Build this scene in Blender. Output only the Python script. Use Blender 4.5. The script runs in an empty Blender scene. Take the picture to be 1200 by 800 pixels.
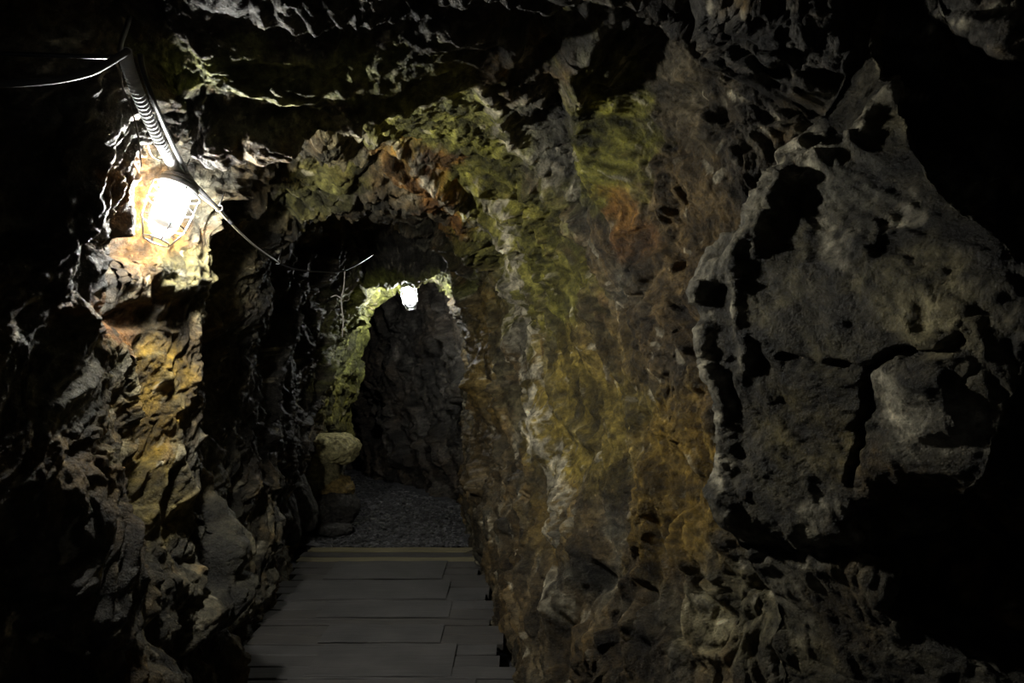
import bpy, bmesh, math, random
import numpy as np
from mathutils import Vector, Matrix, Quaternion

RES = 1.0            # mesh density of the rock
F, CX, HZ, EYE = 850.0, 600.0, 433.0, 1.6
C = bpy.context.scene.collection
f32 = np.float32

def at(px, py, Y):   # a point of the place, from where it is seen and how far it stands
    return Vector(((px - CX) / F * Y, Y, EYE + (HZ - py) / F * Y))

# ------------------------------------------------------------------ noise
def _h(ix, iy, iz, s):
    with np.errstate(over='ignore'):
        h = ix.astype(np.uint32) * np.uint32(0x8da6b343) ^ iy.astype(np.uint32) * np.uint32(0xd8163841) \
            ^ iz.astype(np.uint32) * np.uint32(0xcb1ab31f) ^ np.uint32((s * 0x9e3779b1) & 0xffffffff)
        h ^= h >> np.uint32(15); h *= np.uint32(0x2c1b3c6d)
        h ^= h >> np.uint32(12); h *= np.uint32(0x297a2d39)
        h ^= h >> np.uint32(15)
    return h
def _r(h, k=0):
    with np.errstate(over='ignore'):
        g = h * np.uint32((0x9e3779b1 + 2 * k * 0x85ebca6b) & 0xffffffff | 1)
        g ^= g >> np.uint32(16); g *= np.uint32(0x7feb352d); g ^= g >> np.uint32(15)
    return (g >> np.uint32(8)).astype(f32) * f32(1 / 16777216.0)

def perlin(p, seed=0):
    i = np.floor(p).astype(np.int32); q = (p - i).astype(f32)
    w = q * q * q * (q * (q * 6 - 15) + 10)
    out = None
    res = np.zeros(len(p), f32)
    for dx in (0, 1):
        wx = w[:, 0] if dx else 1 - w[:, 0]
        for dy in (0, 1):
            wy = w[:, 1] if dy else 1 - w[:, 1]
            for dz in (0, 1):
                wz = w[:, 2] if dz else 1 - w[:, 2]
                h = _h(i[:, 0] + dx, i[:, 1] + dy, i[:, 2] + dz, seed)
                gx = (h & np.uint32(1023)).astype(f32) / 511.5 - 1
                gy = ((h >> np.uint32(10)) & np.uint32(1023)).astype(f32) / 511.5 - 1
                gz = ((h >> np.uint32(20)) & np.uint32(1023)).astype(f32) / 511.5 - 1
                res += wx * wy * wz * (gx * (q[:, 0] - dx) + gy * (q[:, 1] - dy) + gz * (q[:, 2] - dz))
    return res
def fbm(p, octs=4, seed=0, gain=0.5):
    r = np.zeros(len(p), f32); a = 1.0; n = 0
    for o in range(octs):
        r += a * perlin(p * f32(2.03 ** o) + f32(17.3 * o), seed + o); n += a; a *= gain
    return r / n * 1.6
def ridged(p, octs=4, seed=0, gain=0.55):
    r = np.zeros(len(p), f32); a = 1.0; n = 0
    for o in range(octs):
        r += a * (1 - np.abs(perlin(p * f32(2.07 ** o) + f32(9.1 * o), seed + o)) * 2.2); n += a; a *= gain
    return r / n
def facets(p, seed=0):
    """nearest-cell facets: (height+tilt, distance to the cell border, cell random)"""
    i = np.floor(p).astype(np.int32)
    n = len(p)
    d1 = np.full(n, 9e9, f32); d2 = np.full(n, 9e9, f32); hh = np.zeros(n, np.uint32)
    bx = np.zeros(n, f32); by = np.zeros(n, f32); bz = np.zeros(n, f32)
    for dx in (-1, 0, 1):
        for dy in (-1, 0, 1):
            for dz in (-1, 0, 1):
                h = _h(i[:, 0] + dx, i[:, 1] + dy, i[:, 2] + dz, seed)
                ex = (p[:, 0] - (i[:, 0] + dx) - _r(h, 1)).astype(f32)
                ey = (p[:, 1] - (i[:, 1] + dy) - _r(h, 2)).astype(f32)
                ez = (p[:, 2] - (i[:, 2] + dz) - _r(h, 3)).astype(f32)
                d = ex * ex + ey * ey + ez * ez
                m = d < d1
                d2 = np.where(m, d1, np.minimum(d2, d)); d1 = np.where(m, d, d1)
                hh = np.where(m, h, hh)
                bx = np.where(m, ex, bx); by = np.where(m, ey, by); bz = np.where(m, ez, bz)
    t = bx * (_r(hh, 4) - .5) + by * (_r(hh, 5) - .5) + bz * (_r(hh, 6) - .5)
    e = np.sqrt(d2) - np.sqrt(d1)
    return ((_r(hh, 7) - .5) + 1.5 * t) * ss(0, .30, e) - .16 * (1 - ss(0, .16, e)), e, _r(hh, 8)

def ss(a, b, x):
    t = np.clip((x - a) / (b - a), 0, 1); return t * t * (3 - 2 * t)

# ------------------------------------------------------------------ materials
def mat_nodes(name):
    m = bpy.data.materials.new(name); m.use_nodes = True
    nt = m.node_tree; b = nt.nodes['Principled BSDF']
    return m, nt, b
def simple(name, col, rough=.5, metal=0.0, noise=0.0, scale=40, emit=None):
    m, nt, b = mat_nodes(name)
    b.inputs['Base Color'].default_value = (*col, 1); b.inputs['Roughness'].default_value = rough
    b.inputs['Metallic'].default_value = metal
    if noise:
        tc = nt.nodes.new('ShaderNodeTexCoord'); n = nt.nodes.new('ShaderNodeTexNoise')
        n.inputs['Scale'].default_value = scale; n.inputs['Detail'].default_value = 5
        nt.links.new(tc.outputs['Object'], n.inputs['Vector'])
        r = nt.nodes.new('ShaderNodeValToRGB')
        r.color_ramp.elements[0].position = .3; r.color_ramp.elements[1].position = .7
        r.color_ramp.elements[0].color = (*[c * (1 - noise) for c in col], 1)
        r.color_ramp.elements[1].color = (*[min(1, c * (1 + noise)) for c in col], 1)
        nt.links.new(n.outputs['Fac'], r.inputs['Fac']); nt.links.new(r.outputs['Color'], b.inputs['Base Color'])
        bp = nt.nodes.new('ShaderNodeBump'); bp.inputs['Strength'].default_value = .3; bp.inputs['Distance'].default_value = .004
        nt.links.new(n.outputs['Fac'], bp.inputs['Height']); nt.links.new(bp.outputs['Normal'], b.inputs['Normal'])
    if emit:
        b.inputs['Emission Color'].default_value = (*emit[0], 1); b.inputs['Emission Strength'].default_value = emit[1]
    return m
def rock_material():
    m, nt, b = mat_nodes('wet_rock'); N = nt.nodes; L = nt.links
    at_ = N.new('ShaderNodeAttribute'); at_.attribute_name = 'rock_colour'
    tc = N.new('ShaderNodeTexCoord')
    n1 = N.new('ShaderNodeTexNoise'); n1.inputs['Scale'].default_value = 26; n1.inputs['Detail'].default_value = 8; n1.inputs['Roughness'].default_value = .68
    n2 = N.new('ShaderNodeTexNoise'); n2.inputs['Scale'].default_value = 110; n2.inputs['Detail'].default_value = 4; n2.inputs['Roughness'].default_value = .7
    for n in (n1, n2): L.new(tc.outputs['Object'], n.inputs['Vector'])
    r1 = N.new('ShaderNodeMapRange'); r1.inputs['From Min'].default_value = .3; r1.inputs['From Max'].default_value = .7
    r1.inputs['To Min'].default_value = .25; r1.inputs['To Max'].default_value = 1.9
    L.new(n1.outputs['Fac'], r1.inputs['Value'])
    mul = N.new('ShaderNodeVectorMath'); mul.operation = 'SCALE'
    L.new(at_.outputs['Color'], mul.inputs[0]); L.new(r1.outputs['Result'], mul.inputs['Scale'])
    L.new(mul.outputs['Vector'], b.inputs['Base Color'])
    rr = N.new('ShaderNodeMapRange'); rr.inputs['From Min'].default_value = .35; rr.inputs['From Max'].default_value = .65
    rr.inputs['To Min'].default_value = .45; rr.inputs['To Max'].default_value = .85
    L.new(n2.outputs['Fac'], rr.inputs['Value']); L.new(rr.outputs['Result'], b.inputs['Roughness'])
    b.inputs['Specular IOR Level'].default_value = .4
    b1 = N.new('ShaderNodeBump'); b1.inputs['Strength'].default_value = 1.0; b1.inputs['Distance'].default_value = .045
    b2 = N.new('ShaderNodeBump'); b2.inputs['Strength'].default_value = .9; b2.inputs['Distance'].default_value = .012
    L.new(n1.outputs['Fac'], b1.inputs['Height']); L.new(n2.outputs['Fac'], b2.inputs['Height'])
    L.new(b1.outputs['Normal'], b2.inputs['Normal']); L.new(b2.outputs['Normal'], b.inputs['Normal'])
    return m
ROCK = rock_material()

# ------------------------------------------------------------------ object helpers
def link(name, me, mat, parent=None):
    o = bpy.data.objects.new(name, me); C.objects.link(o)
    if mat: me.materials.append(mat)
    if parent: o.parent = parent
    return o
def tag(o, label=None, cat=None, group=None, kind=None):
    if label: o['label'] = label
    if cat: o['category'] = cat
    if group: o['group'] = group
    if kind: o['kind'] = kind
    return o
def empty(name, loc, label, cat, group=None):
    o = bpy.data.objects.new(name, None); C.objects.link(o); o.location = loc
    o.empty_display_size = .05
    return tag(o, label, cat, group)
def grid_mesh(name, P, col, flip=False):
    """P: (rows, cols, 3) -> mesh with the rock colour attribute"""
    nr, nc = P.shape[:2]
    me = bpy.data.meshes.new(name)
    me.vertices.add(nr * nc); me.vertices.foreach_set('co', P.reshape(-1).astype(f32))
    idx = np.arange(nr * nc).reshape(nr, nc)
    q = np.stack([idx[:-1, :-1], idx[:-1, 1:], idx[1:, 1:], idx[1:, :-1]], -1).reshape(-1, 4)
    if flip: q = q[:, ::-1]
    nf = len(q)
    me.loops.add(nf * 4); me.loops.foreach_set('vertex_index', np.ascontiguousarray(q).reshape(-1).astype(np.int32))
    me.polygons.add(nf); me.polygons.foreach_set('loop_start', np.arange(0, nf * 4, 4, dtype=np.int32))
    me.update(calc_edges=True)
    me.polygons.foreach_set('use_smooth', np.ones(nf, bool))
    a = me.attributes.new('rock_colour', 'FLOAT_COLOR', 'POINT')
    rgba = np.ones((nr * nc, 4), f32); rgba[:, :3] = col.reshape(-1, 3)
    a.data.foreach_set('color', rgba.reshape(-1))
    me.validate(); return me
def normals(P):
    a = np.gradient(P, axis=0); b = np.gradient(P, axis=1)
    n = np.cross(b, a); l = np.linalg.norm(n, axis=2, keepdims=True)
    return n / np.maximum(l, 1e-9)
def proj(P):
    y = np.maximum(P[..., 1], .3)
    return CX + F * P[..., 0] / y, HZ - F * (P[..., 2] - EYE) / y

def polydist(px, py, pts):
    d = np.full(px.shape, 1e9, f32)
    for (x0, y0), (x1, y1) in zip(pts[:-1], pts[1:]):
        vx, vy = x1 - x0, y1 - y0; L2 = vx * vx + vy * vy
        t = np.clip(((px - x0) * vx + (py - y0) * vy) / L2, 0, 1)
        d = np.minimum(d, np.hypot(px - x0 - t * vx, py - y0 - t * vy))
    return d
def blob(px, py, cx, cy, rx, ry, ang=0):
    c, s = math.cos(math.radians(ang)), math.sin(math.radians(ang))
    x = (px - cx) * c + (py - cy) * s; y = -(px - cx) * s + (py - cy) * c
    return np.sqrt((x / rx) ** 2 + (y / ry) ** 2)

# rock, moss and mineral colours (DARK also paints in shade, PALE a lit edge)
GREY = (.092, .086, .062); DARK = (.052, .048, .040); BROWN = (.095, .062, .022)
MOSS = (.145, .135, .020); LIME = (.17, .18, .045); OCHRE = (.20, .125, .016); RUST = (.23, .095, .018)
PALE = (.50, .45, .32); TAN = (.20, .17, .085); OLIVE = (.145, .108, .022)

def paint(col, w, c):
    w = np.clip(w, 0, 1)[..., None]; return col * (1 - w) + np.array(c, f32) * w

def rockify(P0, base_cols, blobs, veins_and_edges, dents, stretch, amp, seed, edge=None, Nn=None, calm=(), flecks=0):
    """displace a base sheet into broken rock and give it its mineral colours, painted shade and lit edges"""
    sh = P0.shape; P = P0.reshape(-1, 3).astype(f32)
    Nn = (normals(P0) if Nn is None else Nn).reshape(-1, 3).astype(f32)
    px, py = proj(P0); px = px.reshape(-1).astype(f32); py = py.reshape(-1).astype(f32)
    wob = np.stack([perlin(P * 2.3, seed + 50), perlin(P * 2.3, seed + 51), perlin(P * 2.3, seed + 52)], 1)
    Q = P + .22 * wob
    wob2 = np.stack([perlin(P * 9, seed + 53), perlin(P * 9, seed + 54), perlin(P * 9, seed + 55)], 1)
    Q2 = Q + .05 * wob2
    S = np.array(stretch, f32)
    Q2[:, 1] += .60 * (Q2[:, 2] - 1.5) * f32(-1); Q[:, 1] += .60 * (Q[:, 2] - 1.5) * f32(-1)   # the bedding leans
    fa, ea, ra = facets(Q2 / (S * .50), seed + 1)
    fb, eb, rb = facets(Q2 / (S * .20), seed + 2)
    fc, ec, rc = facets(Q2 / (S ** .6 * .075), seed + 3)
    fd, ed, rd = facets(Q2 / (S ** .6 * .034), seed + 4)
    n_lo = fbm(P * 1.6, 3, seed + 10)
    n_hi = fbm(Q / S * 14, 4, seed + 20)
    rg = ridged(Q / S * 4.5, 4, seed + 30)
    lam = ridged(Q2 / np.array([.16, .13, .13 * stretch[2] ** 2], f32), 3, seed + 35)
    cal = np.ones(len(P), f32)
    for (cx, cy, rx, ry, ang, k) in calm: cal *= 1 - k * ss(1.2, .6, blob(px, py, cx, cy, rx, ry, ang))
    disp = amp * (cal * (.20 * fa + .10 * fb) + (.4 + .6 * cal) * .036 * fc + .015 * fd + .08 * n_lo + .034 * n_hi + .05 * (rg - .5) + .035 * (lam - .5))
    # organic wobble of pixel positions for the mineral and painted-shade patches
    sc = np.maximum(P[:, 1], .8)
    ox = fbm(P * 3.1, 4, seed + 60) * 42 * 3 / sc; oy = fbm(P * 3.1, 4, seed + 70) * 42 * 3 / sc
    fx = fbm(P * 13, 3, seed + 80) * 18 * 3 / sc
    bx, by = px + ox + fx, py + oy + fx
    t = ss(-.35, .45, n_lo + .5 * n_hi)[:, None]
    col = np.array(base_cols[0], f32) * (1 - t) + np.array(base_cols[1], f32) * t
    col = col * (.65 + .7 * rb[:, None])
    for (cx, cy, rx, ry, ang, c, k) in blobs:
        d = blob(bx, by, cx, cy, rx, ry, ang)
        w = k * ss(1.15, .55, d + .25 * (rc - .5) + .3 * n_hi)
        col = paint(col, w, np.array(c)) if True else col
    hi = fbm(P * 30, 3, seed + 90)
    strk = fbm(Q / S ** 2.2 * 9, 4, seed + 95); pat = fbm(Q2 * 5, 3, seed + 97)
    brk = fbm(Q2 * np.array([20, 20, 11], f32), 3, seed + 99)
    col = paint(col, .55 * (rd > .94) * ss(-.2, .3, brk) * (flecks > 0), PALE)     # small quartz flecks
    for (pts, wd, ht, c, k) in veins_and_edges:
        d = polydist(px + ox * .22 + fx * .5, py + oy * .22 + fx * .4, pts)
        prof = np.exp(-(d / wd) ** 2)
        disp = disp + ht * prof * (.6 + .9 * rb)
        if c is not None:
            w = k * ss(-.28, .12, brk) * ss(1.3, .6, d / wd + .8 * hi + 1.2 * (rc - .5) + .8 * strk)
            col = paint(col, w, c)
    for (cx, cy, rx, ry, ang, ht) in dents:
        d = blob(px + ox * .25, py + oy * .25, cx, cy, rx, ry, ang)
        disp = disp + ht * ss(1.1, .5, d)
    col = col * ((.7 + .6 * ss(-.5, .5, hi)) * (.45 + 1.1 * ss(-.45, .45, strk)) * (.6 + .8 * ss(-.3, .35, pat)) * (.7 + .6 * rc))[:, None]
    if edge is not None: disp = disp * edge.reshape(-1)
    P = P + Nn * disp[:, None]
    return P.reshape(sh), np.clip(col, .004, .9).reshape(sh)

# ------------------------------------------------------------------ the tunnel: cross-sections along it
ZL = [-.12, .3, .8, 1.4, 1.9, 2.3]
# Y : left X at those heights | ceiling (x,z)*4 | right X at heights 2.3 .. -.12
ST = [
 (-2.5, [-1.6, -1.7, -1.8, -1.8, -1.8, -1.7], [(-1.3, 2.7), (-.5, 2.9), (.3, 2.9), (1.0, 2.7)], [1.4, 1.5, 1.5, 1.5, 1.4, 1.3]),
 (1.2,  [-1.5, -1.6, -1.7, -1.8, -1.8, -1.7], [(-1.3, 2.9), (-.5, 3.2), (.3, 3.3), (1.2, 3.2)], [2.3, 2.4, 2.4, 2.3, 2.2, 2.1]),
 (2.0,  [-1.75, -1.75, -1.75, -1.66, -1.70, -1.62], [(-1.35, 2.78), (-.6, 2.88), (.1, 2.95), (1.1, 3.05)], [1.6, 1.7, 1.7, 1.6, 1.5, 1.4]),
 (2.5,  [-1.28, -1.32, -1.40, -1.50, -1.45, -1.33], [(-1.25, 2.74), (-.7, 2.76), (-.0, 2.80), (.72, 2.88)], [.98, 1.0, .98, .80, .66, .55]),
 (2.72, [-1.22, -1.3, -1.40, -1.54, -1.50, -1.36], [(-1.27, 2.64), (-.98, 2.60), (-.1, 2.80), (.62, 2.87)], [.78, .84, .82, .66, .5, .4]),
 (2.84, [-1.36, -1.38, -1.44, -1.62, -1.64, -1.60], [(-1.34, 2.52), (-1.04, 2.47), (-.14, 2.80), (.56, 2.85)], [.74, .78, .76, .62, .45, .36]),
 (3.0, [-1.40, -1.42, -1.47, -1.66, -1.72, -1.72], [(-1.42, 2.56), (-.95, 2.58), (-.15, 2.76), (.50, 2.83)], [.70, .73, .72, .58, .42, .33]),
 (3.14,  [-1.38, -1.38, -1.42, -1.63, -1.67, -1.66], [(-1.36, 2.68), (-.78, 2.74), (-.22, 2.76), (.40, 2.79)], [.6, .64, .63, .5, .34, .26]),
 (3.42, [-1.36, -1.36, -1.36, -1.42, -1.38, -1.34], [(-1.25, 2.58), (-.85, 2.70), (-.38, 2.74), (.22, 2.69)], [.44, .52, .52, .39, .22, .1]),
 (3.75, [-1.62, -1.60, -1.64, -1.80, -1.80, -1.72], [(-1.35, 2.62), (-.9, 2.72), (-.45, 2.72), (.06, 2.62)], [.34, .43, .42, .29, .14, .03]),
 (4.5,  [-1.66, -1.66, -1.65, -1.60, -1.60, -1.58], [(-1.3, 2.48), (-1.02, 2.54), (-.68, 2.58), (-.2, 2.55)], [.1, .2, .2, .09, 0., -.06]),
 (4.75, [-1.7, -1.70, -1.66, -1.64, -1.66, -1.68], [(-1.4, 2.50), (-1.1, 2.53), (-.75, 2.56), (-.3, 2.54)], [.02, .12, .12, .03, -.05, -.1]),
 (5.1,  [-1.68, -1.7, -1.74, -1.75, -1.78, -1.78], [(-1.55, 2.9), (-1.2, 3.1), (-.8, 3.05), (-.42, 2.7)], [-.1, .0, .02, -.05, -.1, -.15]),
 (5.8,  [-1.84, -1.82, -1.78, -1.76, -1.80, -1.80], [(-1.6, 3.0), (-1.3, 3.2), (-.85, 3.1), (-.5, 2.75)], [-.25, -.16, -.16, -.19, -.21, -.25]),
 (6.6,  [-2.05, -2.02, -1.92, -1.76, -1.74, -1.76], [(-1.6, 2.9), (-1.3, 3.1), (-.9, 3.0), (-.6, 2.75)], [-.4, -.33, -.31, -.33, -.34, -.38]),
 (7.05, [-2.12, -2.10, -2.02, -1.82, -1.78, -1.7], [(-1.55, 2.8), (-1.3, 2.9), (-.95, 2.85), (-.62, 2.7)], [-.45, -.40, -.36, -.38, -.40, -.43]),
 (7.32, [-2.14, -2.10, -2.02, -1.81, -1.75, -1.52], [(-1.37, 2.42), (-1.2, 2.45), (-1.0, 2.46), (-.72, 2.50)], [-.5, -.43, -.39, -.41, -.43, -.46]),
 (7.5,  [-2.1, -2.08, -2.0, -1.82, -1.75, -1.55], [(-1.38, 2.46), (-1.2, 2.52), (-1.0, 2.53), (-.72, 2.54)], [-.52, -.44, -.40, -.42, -.44, -.48]),
 (7.9,  [-2.05, -2.0, -1.95, -1.81, -1.74, -1.57], [(-1.40, 2.52), (-1.2, 2.60), (-.98, 2.62), (-.70, 2.58)], [-.54, -.46, -.41, -.43, -.46, -.5]),
 (8.4,  [-2.08, -2.0, -1.90, -1.79, -1.73, -1.6], [(-1.42, 2.50), (-1.2, 2.56), (-.95, 2.60), (-.72, 2.56)], [-.56, -.47, -.42, -.43, -.46, -.5]),
 (8.8,  [-2.4, -2.35, -2.3, -2.15, -2.0, -1.9], [(-1.6, 2.65), (-1.25, 2.75), (-.95, 2.72), (-.75, 2.62)], [-.58, -.5, -.45, -.46, -.5, -.55]),
 (9.6,  [-3.4, -3.4, -3.3, -3.2, -3.1, -3.0], [(-2.4, 2.8), (-1.4, 2.9), (-1.0, 2.85), (-.7, 2.7)], [-.6, -.5, -.48, -.5, -.55, -.6]),
 (12.8, [-5.2, -5.2, -5.2, -5.1, -5.0, -4.8], [(-3.4, 2.8), (-2.0, 2.9), (-1.2, 2.85), (-.6, 2.7)], [-.3, -.2, -.2, -.25, -.3, -.4]),
]
sy = np.array([s[0] for s in ST])
ctl = np.zeros((len(ST), 16, 2))
for k, (Y, l, c, r) in enumerate(ST):
    for i in range(6): ctl[k, i] = (l[i], ZL[i])
    for i in range(4): ctl[k, 6 + i] = c[i]
    for i in range(6): ctl[k, 10 + i] = (r[i], ZL[5 - i])
def seg(a, b, n): return list(np.linspace(a, b, max(3, int(n * RES)), endpoint=False))
ys = np.array(seg(-2.5, 1.7, 30) + seg(1.7, 2.3, 70) + seg(2.3, 3.6, 270) + seg(3.6, 5.2, 200) + seg(5.2, 7.4, 110) + seg(7.4, 8.7, 120) + seg(8.7, 12.8, 60) + [12.8])
us = np.array(seg(0, 1, 50) + seg(1, 2, 60) + seg(2, 5, 290) + seg(5, 6, 60) + seg(6, 9, 230) + seg(9, 10, 80) + seg(10, 13, 300) + seg(13, 15, 120) + [15.0])
# interpolate control columns along Y (softened), then Catmull-Rom around the ring
def col_at(i, yq):
    r = 0
    for w, d in ((.25, -.07), (.5, 0), (.25, .07)):
        yy = yq + d
        r = r + w * np.stack([np.interp(yy, sy, ctl[:, i, 0]), np.interp(yy, sy, ctl[:, i, 1])], -1)
    return r
nY, nU = len(ys), len(us)
Yg = np.repeat(ys[:, None], nU, 1)
cols = np.stack([col_at(i, ys) for i in range(16)], 1)          # nY,16,2
i0 = np.clip(np.floor(us).astype(int), 0, 14); tt = (us - i0)[None, :, None]
g = lambda k: cols[:, np.clip(i0 + k, 0, 15)]
p0, p1, p2, p3 = g(-1), g(0), g(1), g(2)
XZ = .5 * ((2 * p1) + (-p0 + p2) * tt + (2 * p0 - 5 * p1 + 4 * p2 - p3) * tt ** 2 + (-p0 + 3 * p1 - 3 * p2 + p3) * tt ** 3)
P0 = np.stack([XZ[..., 0], Yg, XZ[..., 1]], -1)

N0 = -normals(P0)
# the roof hangs down in slabs, each sloping down away from the way in
ub = us[None, :] + 0 * Yg
roof = ss(5.2, 6.1, ub) * ss(10.6, 9.6, ub)
flat = P0.reshape(-1, 3).astype(f32)
w1 = perlin(flat * np.array([1.7, 1.7, .5], f32), 301).reshape(nY, nU); w2 = perlin(flat * np.array([4.1, 4.1, 1.], f32), 302).reshape(nY, nU)
ph = (Yg + .26 * w1 + .07 * w2 - .06 * P0[..., 0]) / .30
saw = ph - np.floor(ph)
shp = np.where(saw < .52, saw / .52, np.where(saw < .9, 1.0, (1 - saw) / .1))
near = ss(1.2, 1.9, Yg) * (ss(3.05, 2.75, Yg) * ss(.1, -.5, P0[..., 0]) + ss(2.6, 2.3, Yg) * ss(-.5, .1, P0[..., 0]))
thick = .55 + .9 * np.clip(perlin(np.stack([flat[:, 0] * 1.5, np.floor(ph).reshape(-1) * 3.7, flat[:, 0] * 0], 1), 303).reshape(nY, nU) + .4, 0, 1)
P0[..., 2] -= roof * near * (.15 * shp * thick - .05) * (.45 + .55 * ss(-1.15, -.8, P0[..., 0]))

B_ALL = [
  # roof; the DARK patches put the shade of unlit overhangs into the colour
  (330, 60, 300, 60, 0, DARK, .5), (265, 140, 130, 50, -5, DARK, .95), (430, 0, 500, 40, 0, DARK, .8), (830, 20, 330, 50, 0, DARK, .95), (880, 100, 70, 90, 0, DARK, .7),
  (510, 135, 130, 75, 30, (.20, .19, .04), 1.0), (350, 85, 240, 34, 6, (.22, .22, .085), .9), (215, 80, 60, 22, 0, LIME, .5), (560, 200, 60, 60, 40, MOSS, .8),
  (370, 225, 70, 45, -30, MOSS, .6), (400, 160, 60, 18, 10, TAN, .7), (300, 200, 60, 25, 10, BROWN, .7),
  (520, 225, 26, 62, -38, RUST, .8), (470, 180, 40, 20, 30, RUST, .6),
  # right wall; the DARK patch at upper right is painted shade
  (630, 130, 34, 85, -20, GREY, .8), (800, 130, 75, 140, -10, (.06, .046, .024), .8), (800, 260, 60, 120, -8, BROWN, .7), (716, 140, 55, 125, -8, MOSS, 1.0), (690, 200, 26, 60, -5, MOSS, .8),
  (600, 270, 70, 75, 0, MOSS, .8), (650, 350, 70, 70, 0, MOSS, .75), (700, 430, 80, 70, 0, OLIVE, .9), (738, 262, 26, 62, -22, RUST, .65),
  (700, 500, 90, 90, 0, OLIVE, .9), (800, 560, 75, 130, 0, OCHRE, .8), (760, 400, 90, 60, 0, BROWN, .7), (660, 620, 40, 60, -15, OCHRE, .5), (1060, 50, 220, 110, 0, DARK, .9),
  (575, 420, 22, 120, -4, OCHRE, .5), (560, 560, 22, 80, 0, BROWN, .7), (810, 320, 70, 110, 0, BROWN, .85), (660, 500, 50, 90, 0, OLIVE, .8), (640, 740, 80, 70, 0, BROWN, .6),
  (850, 720, 70, 70, 0, TAN, .6),
  # left wall; DARK and near-black patches are shade painted into the rock
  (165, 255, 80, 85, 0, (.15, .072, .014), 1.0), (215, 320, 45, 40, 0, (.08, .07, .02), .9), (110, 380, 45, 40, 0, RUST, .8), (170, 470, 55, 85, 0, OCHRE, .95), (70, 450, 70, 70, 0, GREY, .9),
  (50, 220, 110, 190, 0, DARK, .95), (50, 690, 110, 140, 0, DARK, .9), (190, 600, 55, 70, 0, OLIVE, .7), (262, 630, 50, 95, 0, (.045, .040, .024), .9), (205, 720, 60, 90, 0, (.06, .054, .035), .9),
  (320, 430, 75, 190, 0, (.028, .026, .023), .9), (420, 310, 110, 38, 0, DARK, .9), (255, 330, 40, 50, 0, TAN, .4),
  (415, 400, 45, 90, 0, LIME, 1.0), (400, 480, 30, 45, 0, MOSS, .9), (450, 335, 40, 18, 0, LIME, 1.0), (520, 336, 40, 16, 0, LIME, .8),
]
V_ALL = [
  ([(560, 95), (588, 140), (602, 172), (640, 205), (664, 226)], 9, .05, PALE, .8),
  ([(487, 183), (515, 213), (548, 243), (566, 265)], 6, .03, PALE, .85),
  ([(560, 215), (575, 235), (600, 240)], 6, .03, PALE, .7),
  ([(596, 255), (606, 300), (611, 345), (617, 400), (626, 452), (640, 500), (656, 560), (672, 630)], 13, .06, PALE, .95),
  ([(575, 330), (590, 400), (600, 460), (610, 520)], 8, .05, TAN, .7),
  ([(640, 350), (650, 420), (662, 480), (690, 520)], 7, .05, TAN, .55),
  ([(700, 330), (715, 420), (735, 480), (740, 540)], 6, .04, TAN, .35),
  ([(668, 690), (675, 720)], 14, .04, PALE, .8),
  ([(400, 145), (440, 155), (470, 170)], 6, .02, PALE, .6),
  ([(660, 40), (672, 120), (700, 200), (735, 270)], 12, .05, None, 0),
  ([(770, 560), (790, 610), (800, 660)], 9, .04, None, 0),
  # left
  ([(95, 360), (120, 420), (135, 480), (150, 540)], 9, .05, TAN, .6),
  ([(185, 420), (208, 480), (212, 540), (230, 600)], 8, .05, TAN, .5),
  ([(120, 530), (150, 545)], 12, .05, TAN, .7),
]
D_ALL = [(205, 325, 45, 28, 0, .09), (720, 480, 30, 110, -12, -.05), (700, 120, 40, 120, -8, .06), (800, 520, 24, 100, -5, -.05), (870, 660, 40, 45, 0, -.05),
         (150, 370, 40, 18, 0, -.08), (270, 420, 40, 60, 0, -.05), (590, 600, 25, 50, 0, .04)]
STR = np.array([1.0, 1.0, 1.0], f32)
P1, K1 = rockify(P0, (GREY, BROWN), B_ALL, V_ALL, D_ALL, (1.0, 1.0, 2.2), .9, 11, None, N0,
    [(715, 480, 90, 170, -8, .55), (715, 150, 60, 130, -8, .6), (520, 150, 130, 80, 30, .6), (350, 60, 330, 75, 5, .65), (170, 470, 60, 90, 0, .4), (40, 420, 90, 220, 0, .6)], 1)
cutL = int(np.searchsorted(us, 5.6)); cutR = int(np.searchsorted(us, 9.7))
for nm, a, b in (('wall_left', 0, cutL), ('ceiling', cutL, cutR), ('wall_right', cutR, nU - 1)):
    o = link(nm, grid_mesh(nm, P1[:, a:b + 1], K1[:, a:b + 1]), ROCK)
    tag(o, kind='structure')

# ------------------------------------------------------------------ the near buttress on the right
bx_ = np.linspace(.28, 2.3, int(420 * RES)); bz_ = np.linspace(-.15, 3.1, int(560 * RES))
U, Z = np.meshgrid(bx_, bz_)            # U: run along the face
# left outline of the buttress at each height (X), in its own plane
zc = [-.15, .3, .63, .89, 1.02, 1.12, 1.26, 1.50, 1.69, 1.90, 2.06, 2.27, 2.48, 3.1]
xc = [.90, .86, .84, .80, .72, .66, .65, .655, .588, .62, .74, .87, 1.0, 1.15]
e = np.interp(Z, zc, xc)
s = U - .28                              # 0 at the back edge
wrap = .24                               # the first part of the run turns back into the tunnel
t = np.clip(s / wrap, 0, 1)
X = e + .26 * (1 - t) ** 1.5 + np.clip(s - wrap, 0, 9)
dx = np.clip(s - wrap, 0, 9)
Yb = 2.25 + .55 * (1 - np.sin(t * math.pi / 2)) ** .8 - 1.22 * dx
xe = np.interp(Z, [-.15, .78, .95, 1.25, 1.6, 1.78, 1.95, 2.1, 2.6, 3.1], [1.38, 1.34, 1.0, 1.10, 1.13, 1.14, 1.12, 1.08, 1.10, 1.2])
lobe = np.exp(-(((X - 1.02) / .22) ** 2 + ((Z - 1.70) / .22) ** 2))
Yb -= .08 * lobe
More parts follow.
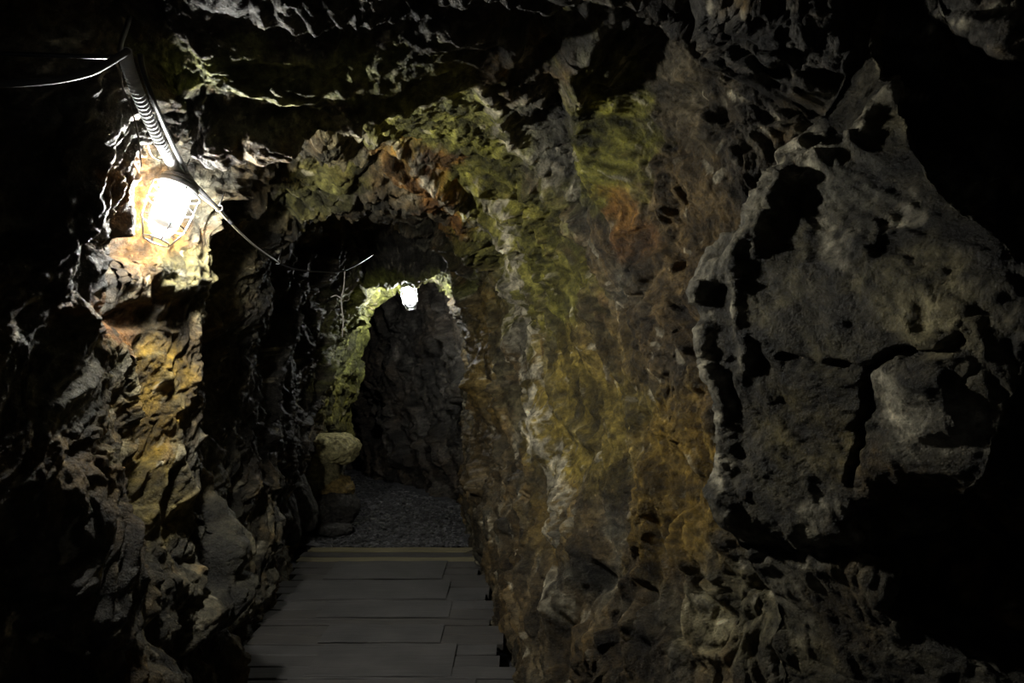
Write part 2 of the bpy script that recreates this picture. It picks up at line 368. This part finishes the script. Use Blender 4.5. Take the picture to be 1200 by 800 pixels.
Yb += .045 * np.exp(-((Z - 1.10) / .035) ** 2) * ss(.0, .1, dx) + .03 * ss(1.14, 1.04, Z) * ss(0, .1, dx)
Yb += 3.0 * np.clip(X - xe, 0, 2)
Yb += .3 * np.exp(-(((X - 1.05) / .10) ** 2 + ((Z - 1.17) / .10) ** 2))
PB = np.stack([X, Yb, Z], -1)
BB = [(960, 440, 70, 60, 20, (.05, .042, .018), .85), (1050, 560, 90, 60, 0, (.045, .036, .02), .85), (1010, 250, 45, 60, -20, (.05, .044, .026), .7), (900, 560, 40, 60, 0, (.06, .052, .024), .7), (975, 280, 45, 20, 30, PALE, .95), (1090, 460, 75, 36, 10, PALE, .8), (920, 700, 30, 60, 8, PALE, .7), (1060, 250, 25, 18, -30, PALE, .7), (960, 170, 30, 30, 0, PALE, .5), (960, 630, 26, 16, 0, PALE, .8), (1090, 350, 100, 55, 20, TAN, .9), (900, 300, 40, 120, 0, TAN, .5),
      (1000, 200, 60, 60, 0, GREY, .8), (950, 520, 70, 70, 0, OLIVE, .5), (930, 720, 60, 80, 0, TAN, .6), (1060, 550, 70, 60, 0, BROWN, .6),
      (990, 700, 60, 60, 0, BROWN, .5), (1050, 160, 40, 50, 0, TAN, .5), (970, 620, 40, 18, 0, PALE, .4), (1150, 730, 60, 60, 0, GREY, .6), (930, 670, 40, 40, 0, PALE, .4)]
VB = [([(940, 170), (900, 230), (868, 280), (835, 330), (822, 400), (848, 470), (846, 560), (858, 600)], 11, .035, PALE, .9),  # pale lines put the lit left edge into the stone colour
      ([(1060, 80), (1000, 170), (930, 190), (905, 250), (870, 300), (865, 360), (880, 430)], 10, .045, PALE, .6),
      ([(1015, 432), (1010, 480), (1000, 530), (995, 565)], 5, -.07, DARK, .9),
      ([(1110, 120), (1060, 90)], 12, .05, TAN, .6),
      ([(930, 430), (1015, 435), (1060, 410), (1130, 400)], 5, -.05, DARK, .6),
      ([(870, 640), (960, 650), (1090, 640)], 6, -.03, DARK, .6)]
DB = [(1090, 470, 60, 45, 10, .03)]
P2, K2 = rockify(PB, ((.058, .050, .030), (.098, .084, .050)), BB, VB, DB, (1, 1, 1.2), .34, 77, calm=[(1000, 420, 260, 420, 0, .3)])
o = link('wall_right_front', grid_mesh('wall_right_front', P2, K2 * .78), ROCK); tag(o, kind='structure')

# ------------------------------------------------------------------ back wall
X, Z = np.meshgrid(np.linspace(-5.2, .1, int(320 * RES)), np.linspace(-.2, 3.2, int(220 * RES)))
Yk = 10.3 - 1.45 * np.clip(X + 1.6, -1.6, 1.1) + .12 * np.sin(X * 4)
P3, K3 = rockify(np.stack([X, Yk, Z], -1), ((.05, .046, .04), (.05, .038, .026)), [], [], [], (1, 1, 2.0), 1.1, 140)
o = link('wall_back', grid_mesh('wall_back', P3, K3), ROCK); tag(o, kind='structure')

# ------------------------------------------------------------------ floor and gravel
X, Y = np.meshgrid(np.linspace(-5.0, 1.8, int(280 * RES)), np.concatenate([np.linspace(-2.5, 3.2, 30), np.linspace(3.3, 12.8, int(360 * RES))]))
fl = np.stack([X, Y, 0 * X], -1).reshape(-1, 3).astype(f32)
zz = .035 * fbm(fl * 2.2, 3, 7) + .008 * fbm(fl * 22, 3, 8)
zf = zz.reshape(X.shape) - .11 * ss(6.75, 6.5, Y) - .02
colf = np.array((.08, .08, .087), f32) * (.7 + .6 * ss(-.4, .4, fbm(fl * 40, 3, 9)))[:, None]
o = link('floor', grid_mesh('floor', np.stack([X, Y, zf], -1), colf.reshape(X.shape + (3,)), flip=True), ROCK); tag(o, kind='structure')
def floor_z(x, y):
    p = np.array([[x, y, 0]], f32)
    return float(.035 * fbm(p * f32(2.2), 3, 7)[0] + .008 * fbm(p * f32(22), 3, 8)[0]) - .02 - (.11 if y < 6.6 else 0)
rng = np.random.default_rng(5)
ico_v = []; bm = bmesh.new(); bmesh.ops.create_icosphere(bm, subdivisions=1, radius=1)
ico_v = np.array([v.co[:] for v in bm.verts]); ico_f = np.array([[v.index for v in f_.verts] for f_ in bm.faces]); bm.free()
n = 6500
gy = 6.62 + rng.uniform(0, 1, n) ** 1.3 * 5.2; gx = np.where(gy < 8.8, rng.uniform(-2.1, -.35, n), rng.uniform(-3.0, -.4, n)); gx, gy = gx[gy < 10.0 - 1.45 * (gx + 1.6)], gy[gy < 10.0 - 1.45 * (gx + 1.6)]
keep = (gx > np.interp(gy, sy, ctl[:, 0, 0]) + .06) & (gx < np.interp(gy, sy, ctl[:, 15, 0]) - .04); gx, gy = gx[keep], gy[keep]; n = len(gx)
gp = np.stack([gx, gy, 0 * gx], 1).astype(f32)
gz = .035 * fbm(gp * f32(2.2), 3, 7) + .008 * fbm(gp * f32(22), 3, 8) - .02
sz = rng.lognormal(-4.35, .38, n)
V = (ico_v[None] * (1 + .28 * rng.standard_normal((n, len(ico_v), 1)) * .8))
V = V * sz[:, None, None] * np.stack([rng.uniform(.8, 1.5, n), rng.uniform(.8, 1.4, n), rng.uniform(.5, .8, n)], 1)[:, None]
V = V + np.stack([gx, gy, gz + sz * .25], 1)[:, None]
Fc = ico_f[None] + (np.arange(n) * len(ico_v))[:, None, None]
me = bpy.data.meshes.new('gravel'); me.from_pydata(V.reshape(-1, 3).tolist(), [], Fc.reshape(-1, 3).tolist()); me.update()
a = me.attributes.new('rock_colour', 'FLOAT_COLOR', 'POINT')
cv = (rng.uniform(.04, .19, n)[:, None] * np.array([1.0, .99, 1.03])[None]); cv = np.repeat(cv, len(ico_v), 0)
a.data.foreach_set('color', np.concatenate([cv, np.ones((len(cv), 1))], 1).astype(f32).reshape(-1))
o = link('gravel', me, ROCK); tag(o, 'loose grey crushed gravel covering the ground beyond the boardwalk', 'gravel', kind='stuff')

# ------------------------------------------------------------------ boardwalk
def wood(name, c0, c1):
    m, nt, b = mat_nodes(name); N = nt.nodes; L = nt.links
    tc = N.new('ShaderNodeTexCoord'); mp = N.new('ShaderNodeMapping'); mp.inputs['Scale'].default_value = (2.2, 38, 38)
    n = N.new('ShaderNodeTexNoise'); n.inputs['Scale'].default_value = 1.6; n.inputs['Detail'].default_value = 7; n.inputs['Roughness'].default_value = .65
    n2 = N.new('ShaderNodeTexNoise'); n2.inputs['Scale'].default_value = 3.5; n2.inputs['Detail'].default_value = 5
    L.new(tc.outputs['Object'], mp.inputs['Vector']); L.new(mp.outputs['Vector'], n.inputs['Vector']); L.new(tc.outputs['Object'], n2.inputs['Vector'])
    mx = N.new('ShaderNodeMath'); mx.operation = 'ADD'; hf = N.new('ShaderNodeMath'); hf.operation = 'MULTIPLY'; hf.inputs[1].default_value = .5
    L.new(n.outputs['Fac'], mx.inputs[0]); L.new(n2.outputs['Fac'], mx.inputs[1]); L.new(mx.outputs[0], hf.inputs[0])
    r = N.new('ShaderNodeValToRGB'); r.color_ramp.elements[0].position = .36; r.color_ramp.elements[1].position = .64
    r.color_ramp.elements[0].color = (*c0, 1); r.color_ramp.elements[1].color = (*c1, 1)
    L.new(hf.outputs[0], r.inputs['Fac']); L.new(r.outputs['Color'], b.inputs['Base Color'])
    bp = N.new('ShaderNodeBump'); bp.inputs['Strength'].default_value = .5; bp.inputs['Distance'].default_value = .005
    L.new(n.outputs['Fac'], bp.inputs['Height']); L.new(bp.outputs['Normal'], b.inputs['Normal'])
    b.inputs['Roughness'].default_value = .7
    return m
WOODS = [wood('weathered_plank', (.016, .0148, .0138), (.052, .048, .045)), wood('grey_plank', (.020, .0185, .0175), (.060, .056, .053)),
         wood('brown_plank', (.016, .014, .0125), (.050, .044, .038))]
WOODY = wood('yellow_plank', (.10, .085, .042), (.19, .16, .08))
WOODP = wood('grey_panel', (.020, .0188, .018), (.058, .054, .051))
def board_mesh(name, x0, x1, y0, y1, z0, z1, skew=0, seed=0):
    bm = bmesh.new(); r = random.Random(seed)
    nx = 14; rows = []
    for k in range(nx + 1):
        x = x0 + (x1 - x0) * k / nx; j = lambda: r.uniform(-.0025, .0025)
        ya, yb = y0 + skew * (k / nx - .5) + j(), y1 + skew * (k / nx - .5) + j(); zb = .002 * math.sin(k * .9 + seed)
        rows.append([bm.verts.new(p) for p in ((x, ya, z0), (x, ya, z1 - .005 + zb), (x, ya + .006, z1 + zb), (x, yb - .006, z1 + zb), (x, yb, z1 - .005 + zb), (x, yb, z0))])
    for a_, b_ in zip(rows[:-1], rows[1:]):
        for i in range(6):
            bm.faces.new((a_[i], a_[(i + 1) % 6], b_[(i + 1) % 6], b_[i]))
    bm.faces.new(rows[0][::-1]); bm.faces.new(rows[-1])
    bmesh.ops.recalc_face_normals(bm, faces=bm.faces)
    me = bpy.data.meshes.new(name); bm.to_mesh(me); bm.free(); return me
bw = empty('boardwalk', (-.8, 4.9, 0), 'weathered grey wooden plank boardwalk leading into the tunnel over the floor', 'boardwalk')
def bpart(name, me, mat, label=None):
    me.transform(Matrix.Translation((.8, -4.9, 0)))
    o = link(name, me, mat, bw)
    if label: o['label'] = label
    return o
xl = lambda y: -1.5 - .112 * (y - 3.7)
xr = lambda y: -.03 - .112 * (y - 3.7)
rj = random.Random(3)
yb = [6.56, 6.40, 6.225, 6.075, 5.88, 5.70, 5.535, 5.37, 5.20, 5.045, 4.86, 4.67, 4.565, 4.40, 4.245, 4.09, 3.92, 3.765, 3.60, 3.44, 3.28, 3.12]
for k, (a_, b_) in enumerate(zip(yb[:-1], yb[1:])):
    m = WOODY if k in (0, 2) else WOODS[rj.randrange(3)]
    y0, y1 = b_ + .006, a_ - .006
    e0, e1 = xl(b_) - rj.uniform(-.02, .10), xr(b_) + rj.uniform(-.02, .07)
    bpart('plank', board_mesh('plank', e0, e1, y0, y1, -.045, -.002 - rj.uniform(0, .006), rj.uniform(-.012, .012), k), m,
          'yellowish plank at the far end' if k in (0, 2) else None)
for k, (ya, yb_, l, r_) in enumerate([(6.06, 5.55, .26, .30), (5.52, 5.06, .07, .28), (5.03, 4.69, .34, .27), (4.555, 4.26, .42, .33), (4.235, 3.79, .42, .28), (3.75, 3.3, .3, .2)]):
    bpart('tread_panel', board_mesh('tread_panel', xl(yb_) + l, xr(yb_) - r_, yb_, ya, -.0005, .004, rj.uniform(-.01, .01), 40 + k), WOODP, 'wide smooth panel laid over the planks')
for xo in (.12, .72, 1.32):
    bm = bmesh.new()
    q = [(xl(3.1) + xo, 3.1), (xl(3.1) + xo + .07, 3.1), (xl(6.5) + xo + .07, 6.5), (xl(6.5) + xo, 6.5)]
    lo = [bm.verts.new((x, y, -.13)) for x, y in q]; hi = [bm.verts.new((x, y, -.047)) for x, y in q]
    bm.faces.new(lo[::-1]); bm.faces.new(hi)
    for i in range(4): bm.faces.new((lo[i], lo[(i + 1) % 4], hi[(i + 1) % 4], hi[i]))
    me = bpy.data.meshes.new('bearer'); bm.to_mesh(me); bm.free(); bpart('bearer', me, WOODS[0])

# ------------------------------------------------------------------ loose stones
def stone(loc, size, col, label, seed, rot=(0, 0, 0), group='stones piled at the left foot of the tunnel', name='stone', flatness=1.0):
    bm = bmesh.new(); bmesh.ops.create_icosphere(bm, subdivisions=5, radius=1)
    V = np.array([v.co[:] for v in bm.verts], f32)
    V = np.sign(V) * np.abs(V) ** .72
    V = V / np.linalg.norm(V, axis=1, keepdims=True) ** .55
    q = V * np.array(size, f32)[None] / max(size) + seed * 3.1
    fa, ea, _ = facets(q * 1.6, seed); fb, _, _ = facets(q * 4.5, seed + 1)
    r = 1 + .16 * fa + .06 * fb + .05 * fbm(q * 5, 4, seed + 2)
    V = V * r[:, None] * np.array(size, f32)[None] * .5
    R = np.array(Quaternion((1, 0, 0), rot[0]).to_matrix() @ Quaternion((0, 1, 0), rot[1]).to_matrix() @ Quaternion((0, 0, 1), rot[2]).to_matrix())
    V = V @ R.T
    V[:, 2] -= V[:, 2].min()
    for v, c in zip(bm.verts, V): v.co = c.tolist()
    me = bpy.data.meshes.new(name); bm.to_mesh(me); bm.free()
    me.polygons.foreach_set('use_smooth', np.ones(len(me.polygons), bool))
    a = me.attributes.new('rock_colour', 'FLOAT_COLOR', 'POINT')
    cc = np.array(col, f32)[None] * (.7 + .6 * ss(-.5, .5, fbm(q * 9, 4, seed + 5)))[:, None]
    a.data.foreach_set('color', np.concatenate([cc, np.ones((len(cc), 1), f32)], 1).astype(f32).reshape(-1))
    o = link(name, me, ROCK); o.location = loc
    tag(o, label, 'stone', group); return o
def stone_px(px, pybottom, Y, w, h, d, *a, **k):
    p = at(px, pybottom, Y); sc = Y / F
    return stone(p, (w * sc, d, h * sc), *a, **k)
stone_px(394, 618, 7.25, 54, 46, .42, (.05, .046, .04), 'dark rounded stone on the gravel at the bottom of the left pile', 21, (0, .15, .3))
stone_px(372, 622, 7.15, 44, 40, .36, (.06, .055, .05), 'dark brown stone beside the left wall at the foot of the pile', 22, (0, -.2, .8))
stone_px(392, 590, 7.30, 46, 34, .40, (.24, .17, .06), 'small ochre stone wedged in the middle of the left pile', 23, (0, .1, .2))
stone_px(372, 584, 7.28, 52, 62, .42, (.22, .195, .10), 'olive grey slab leaning under the flat pale stone', 24, (0, -.35, .2))
stone_px(392, 544, 7.32, 60, 36, .46, (.46, .41, .20), 'flat pale yellowish stone lying on top of the left pile', 25, (0, .05, .1))
stone_px(392, 628, 7.05, 42, 16, .30, (.07, .066, .06), 'low flat dark stone lying at the near edge of the gravel', 26, (0, 0, .5))
stone_px(352, 622, 6.75, 30, 80, .30, (.085, .08, .072), 'tall grey rock splinter leaning on the left wall beside the pile', 27, (0, -.32, .3))
stone_px(330, 640, 6.3, 32, 90, .32, (.07, .066, .06), 'tall dark rock splinter leaning on the left wall nearest the boardwalk', 28, (0, -.28, .8))

# ------------------------------------------------------------------ tubes
def catmull(pts, per=12):
    pts = [Vector(p) for p in pts]; P = [pts[0] * 2 - pts[1]] + pts + [pts[-1] * 2 - pts[-2]]; out = []
    for i in range(1, len(P) - 2):
        for k in range(per):
            t = k / per; a, b, c, d = P[i - 1], P[i], P[i + 1], P[i + 2]
            out.append(.5 * ((2 * b) + (c - a) * t + (2 * a - 5 * b + 4 * c - d) * t * t + (3 * b - a - 3 * c + d) * t ** 3))
    out.append(pts[-1]); return out
def tube(bm, pts, rad, n=10, closed=False):
    pts = [Vector(p) for p in pts]; rings = []
    up = Vector((.13, .31, .94)); N = len(pts)
    for i, p in enumerate(pts):
        if closed: t = pts[(i + 1) % N] - pts[i - 1]
        else: t = pts[min(i + 1, N - 1)] - pts[max(i - 1, 0)]
        t.normalize(); u = (up - t * up.dot(t)).normalized(); v = t.cross(u); up = u
        r = rad(i) if callable(rad) else rad
        rings.append([bm.verts.new(p + (u * math.cos(2 * math.pi * k / n) + v * math.sin(2 * math.pi * k / n)) * r) for k in range(n)])
    pr = list(zip(rings, rings[1:])) + ([(rings[-1], rings[0])] if closed else [])
    for a, b in pr:
        for k in range(n): bm.faces.new((a[k], a[(k + 1) % n], b[(k + 1) % n], b[k]))
    if not closed: bm.faces.new(rings[0][::-1]); bm.faces.new(rings[-1])
def bm_obj(name, bm, mat, parent=None, smooth=True, origin=None):
    bmesh.ops.recalc_face_normals(bm, faces=bm.faces)
    if origin is not None: bmesh.ops.translate(bm, verts=bm.verts, vec=-Vector(origin))
    me = bpy.data.meshes.new(name); bm.to_mesh(me); bm.free()
    me.polygons.foreach_set('use_smooth', np.full(len(me.polygons), smooth, bool))
    o = link(name, me, mat, parent)
    if origin is not None: o.location = origin
    return o
def tube_obj(name, pts, rad, mat, parent=None, n=10, per=12, closed=False):
    bm = bmesh.new(); tube(bm, pts if closed or per == 0 else catmull(pts, per), rad, n, closed)
    return bm_obj(name, bm, mat, parent, origin=None if parent else pts[0])

GREYPVC = simple('grey_conduit_plastic', (.5, .5, .51), .4, noise=.1)
DULLPVC = simple('dull_grey_plastic', (.09, .09, .092), .6, noise=.2)
BLACKPVC = simple('black_cable_sheath', (.02, .02, .022), .35, noise=.2)
CREAM = simple('cream_cable_sheath', (.42, .36, .25), .5, noise=.2)
STEEL = simple('galvanised_steel', (.45, .45, .46), .35, 1.0, noise=.2)
CAST = simple('cast_lamp_metal', (.10, .10, .10), .5, .4, noise=.2)
ROOT = simple('dry_root', (.16, .13, .09), .8, noise=.3)
ROOTD = simple('pale_root', (.36, .33, .28), .8, noise=.3)

# corrugated conduit to the lamp
c_pts = [at(146, 58, 2.26), at(151, 80, 2.31), at(166, 120, 2.42), at(186, 163, 2.66), at(203, 194, 2.88), at(214, 211, 3.0)]
cp = catmull(c_pts, 40)
cond = empty('corrugated_conduit', c_pts[0], 'grey corrugated conduit running down the roof to the big cage lamp', 'conduit')
bm = bmesh.new(); tube(bm, cp, lambda i: .0165 + .0048 * (1 if (i // 2) % 2 else -1), 14)
bmesh.ops.translate(bm, verts=bm.verts, vec=-c_pts[0]); bm_obj('corrugated_tube', bm, GREYPVC, cond)
bm = bmesh.new(); k = 122
d = (cp[k + 1] - cp[k - 1]).normalized(); tube(bm, [cp[k] - d * .008, cp[k] + d * .008], .0235, 14)
bmesh.ops.translate(bm, verts=bm.verts, vec=-c_pts[0]); o = bm_obj('strap', bm, STEEL, cond); o['label'] = 'steel strap around the conduit'
bm = bmesh.new(); tube(bm, [cp[-8], cp[-1] + (cp[-1] - cp[-5]).normalized() * .012], .024, 14)
bmesh.ops.translate(bm, verts=bm.verts, vec=-c_pts[0]); o = bm_obj('end_sleeve', bm, GREYPVC, cond)
sm = [p + Vector((.034, .028, -.004)) for p in c_pts]
o = tube_obj('black_cable', sm + [at(236, 224, 3.08), at(252, 241, 3.16), at(272, 262, 3.25)], .009, BLACKPVC)
tag(o, 'smooth black cable running along the right side of the corrugated conduit', 'cable')
o = tube_obj('thin_cable', [at(214, 209, 2.99), at(235, 229, 3.02), at(255, 245, 3.1), at(275, 266, 3.35), at(300, 289, 3.8), at(326, 307, 4.42)], .0055, CREAM)
tag(o, 'thin cream cable sagging from the conduit end toward the dark roof', 'cable')
o = tube_obj('thin_cable', [at(326, 308, 4.42), at(345, 315, 4.6), at(370, 318, 4.9), at(398, 318, 5.3), at(418, 310, 5.6), at(437, 298, 5.9)], .006, BLACKPVC)
tag(o, 'dark cable hanging under the roof between the two lamps', 'cable')
def hook(px, py, Y, label, r=.022):
    c = at(px, py, Y); bm = bmesh.new()
    tube(bm, [c + Vector((math.cos(a) * r, .004 * a, math.sin(a) * r)) for a in np.linspace(-2.4, 1.9, 20)], .003, 8)
    e_ = c + Vector((math.cos(1.9) * r, .004 * 1.9, math.sin(1.9) * r))
    tube(bm, [e_, e_ + Vector((.004, .02, .03)), e_ + Vector((.004, .05, .07))], .003, 8)
    o = bm_obj('cable_hook', bm, STEEL, origin=c); tag(o, label, 'hook')
hook(216, 209, 2.99, 'bent wire hook holding the conduit end just above the big lamp', .026)
hook(257, 244, 3.1, 'small wire hook holding the thin cable right of the big lamp', .014)
hook(326, 307, 4.42, 'small shiny wire hook where the thin cable ends in the dark roof', .013)
o = tube_obj('supply_pipe', [at(-30, 100, 2.05), at(30, 97, 2.07), at(70, 93, 2.1), at(105, 85, 2.14), at(125, 75, 2.18), at(140, 66, 2.22), at(150, 60, 2.25)], .0105, DULLPVC)
tag(o, 'thick grey supply cable curving in from the left under the roof', 'cable')
o = tube_obj('thin_cable', [at(-30, 62, 2.08), at(40, 64, 2.12), at(95, 66, 2.16), at(140, 67, 2.23)], .007, BLACKPVC)
tag(o, 'dark straight cable above the grey supply cable at upper left', 'cable')
o = tube_obj('junction_stub', [at(141, 62, 2.24), at(142, 50, 2.25), at(147, 36, 2.27), at(152, 20, 2.30)], .008, STEEL)
tag(o, 'short bent metal stub rising from the top of the conduit', 'bracket')
o = tube_obj('hanging_root', [at(136, 72, 2.24), at(141, 88, 2.27), at(144, 103, 2.30), at(152, 122, 2.34), at(160, 150, 2.4), at(164, 178, 2.44), at(166, 196, 2.48)], lambda i: .0035 - .00002 * i, ROOT, n=7)
tag(o, 'thin dark root dangling left of the corrugated conduit', 'root')
o = tube_obj('hanging_root', [at(176, 155, 2.68), at(174, 172, 2.75), at(180, 184, 2.86), at(192, 187, 2.91), at(202, 184, 2.93)], .0028, ROOTD, n=7)
tag(o, 'pale looped root crossing behind the conduit above the big lamp', 'root')
bm = bmesh.new()
for pts in ([at(404, 318, 5.2), at(403, 335, 5.2), at(400, 352, 5.22), at(402, 375, 5.22), at(401, 395, 5.25)], [at(400, 350, 5.22), at(394, 346, 5.2), at(388, 348, 5.2)]):
    tube(bm, catmull(pts, 8), .004, 7)
o = bm_obj('hanging_root', bm, ROOTD, origin=at(404, 318, 5.2)); tag(o, 'thin root hanging straight down in front of the green arch', 'root')
bm = bmesh.new()
for pts in ([at(212, 172, 2.95), at(235, 180, 2.96), at(262, 186, 2.97)], [at(235, 180, 2.96), at(248, 176, 2.96), at(268, 180, 2.97)], [at(222, 190, 2.95), at(245, 184, 2.96), at(258, 178, 2.96)]):
    tube(bm, catmull(pts, 8), .0022, 6)
o = bm_obj('root_twigs', bm, ROOT, origin=at(235, 180, 2.96)); tag(o, 'spray of fine twiggy roots on the roof right of the conduit', 'root')

# ------------------------------------------------------------------ cage lamps
GLOW = simple('glowing_bulb', (1, 1, 1), .4, emit=((1.0, .965, .90), 980.0)); GLOWF = simple('far_glowing_bulb', (1, 1, 1), .4, emit=((1.0, .98, .93), 320.0))
def glass_mat():
    m = bpy.data.materials.new('lamp_glass'); m.use_nodes = True; nt = m.node_tree; nt.nodes.clear()
    o = nt.nodes.new('ShaderNodeOutputMaterial'); mx = nt.nodes.new('ShaderNodeMixShader'); mx.inputs[0].default_value = .07
    t = nt.nodes.new('ShaderNodeBsdfTransparent'); t.inputs[0].default_value = (.95, .97, .96, 1); g_ = nt.nodes.new('ShaderNodeBsdfGlossy'); g_.inputs['Roughness'].default_value = .1
    nt.links.new(t.outputs[0], mx.inputs[1]); nt.links.new(g_.outputs[0], mx.inputs[2]); nt.links.new(mx.outputs[0], o.inputs[0]); return m
GLASS = glass_mat(); WHITEP = simple('white_bulb_plastic', (.8, .8, .8), .4)
def lathe(bm, prof, n=32):
    rings = [[bm.verts.new((r * math.cos(2 * math.pi * k / n), r * math.sin(2 * math.pi * k / n), z)) for k in range(n)] for r, z in prof]
    for a, b in zip(rings, rings[1:]):
        for k in range(n): bm.faces.new((a[k], a[(k + 1) % n], b[(k + 1) % n], b[k]))
    bm.faces.new(rings[0]); bm.faces.new(rings[-1][::-1])
def circ(r, z, n=40): return [(r * math.cos(2 * math.pi * k / n), r * math.sin(2 * math.pi * k / n), z) for k in range(n)]
def make_lamp(loc, rot, label, glow):
    t = empty('cage_lamp', loc, label, 'lamp', 'cage lamps on the tunnel rock'); t.rotation_euler = rot
    bm = bmesh.new(); lathe(bm, [(.026, .055), (.044, .050), (.062, .030), (.074, .012), (.080, .004), (.080, -.008), (.074, -.012)]); bm_obj('lamp_cap', bm, CAST, t)
    bm = bmesh.new()
    for z, r in ((.022, .0705), (.034, .0605)): tube(bm, circ(r, z), .004, 8, True)
    bm_obj('cap_rib', bm, CAST, t)
    bm = bmesh.new(); lathe(bm, [(.044, -.020), (.056, -.028), (.058, -.05), (.058, -.12), (.055, -.150), (.048, -.157)]); b = bm_obj('bulb', bm, glow, t)
    b['label'] = 'glowing white bulb'
    bm = bmesh.new(); lathe(bm, [(.048, -.1575), (.047, -.164), (.03, -.170), (.01, -.172)]); bm_obj('bulb_tip', bm, WHITEP, b)  # opaque tip added to cut the light the bulb throws downward
    bm = bmesh.new(); lathe(bm, [(.074, -.016), (.078, -.06), (.076, -.14), (.068, -.19), (.045, -.222), (.015, -.232)]); bm_obj('glass_globe', bm, GLASS, t)
    gd = bm_obj('wire_guard', (lambda bm: (tube(bm, circ(.093, -.022), .0038, 8, True), bm)[1])(bmesh.new()), STEEL, t)
    for r, z in ((.092, -.085), (.085, -.165), (.052, -.242)):
        bm = bmesh.new(); tube(bm, circ(r, z, 40 if z > -.2 else 8), .0032, 8, True); bm_obj('guard_ring', bm, STEEL, gd)
    for k in range(4):
        a = math.pi / 4 + k * math.pi / 2; c_, s_ = math.cos(a), math.sin(a)
        bm = bmesh.new(); tube(bm, [(c_ * r, s_ * r, z) for r, z in ((.093, -.014), (.0935, -.085), (.086, -.165), (.052, -.242))], .0032, 8); bm_obj('guard_wire', bm, STEEL, gd)
    return t
make_lamp(at(209, 219, 2.92), (math.radians(-14), math.radians(15), 0), 'big glowing cage lamp hanging on the orange rock at upper left', GLOW)
make_lamp(at(478, 336, 7.75), (math.radians(-4), math.radians(-8), .4), 'small distant glowing cage lamp hanging under the mossy arch', GLOWF)
# ------------------------------------------------------------------ camera, world, view
cam = bpy.data.objects.new('camera', bpy.data.cameras.new('camera')); C.objects.link(cam)
cam.location = (0, 0, EYE); cam.rotation_euler = (math.pi / 2, 0, 0)
cam.data.lens = F * 36 / 1200; cam.data.sensor_width = 36; cam.data.shift_y = (HZ - 400) / 1200; cam.data.clip_start = .02
sc = bpy.context.scene; sc.camera = cam
w = bpy.data.worlds.new('world'); sc.world = w; w.use_nodes = True
w.node_tree.nodes['Background'].inputs[0].default_value = (.75, .85, 1, 1); w.node_tree.nodes['Background'].inputs[1].default_value = .05
sc.view_settings.view_transform = 'Standard'; sc.view_settings.look = 'None'; sc.view_settings.gamma = 1; sc.view_settings.exposure = 0
sc.view_settings.use_curve_mapping = False
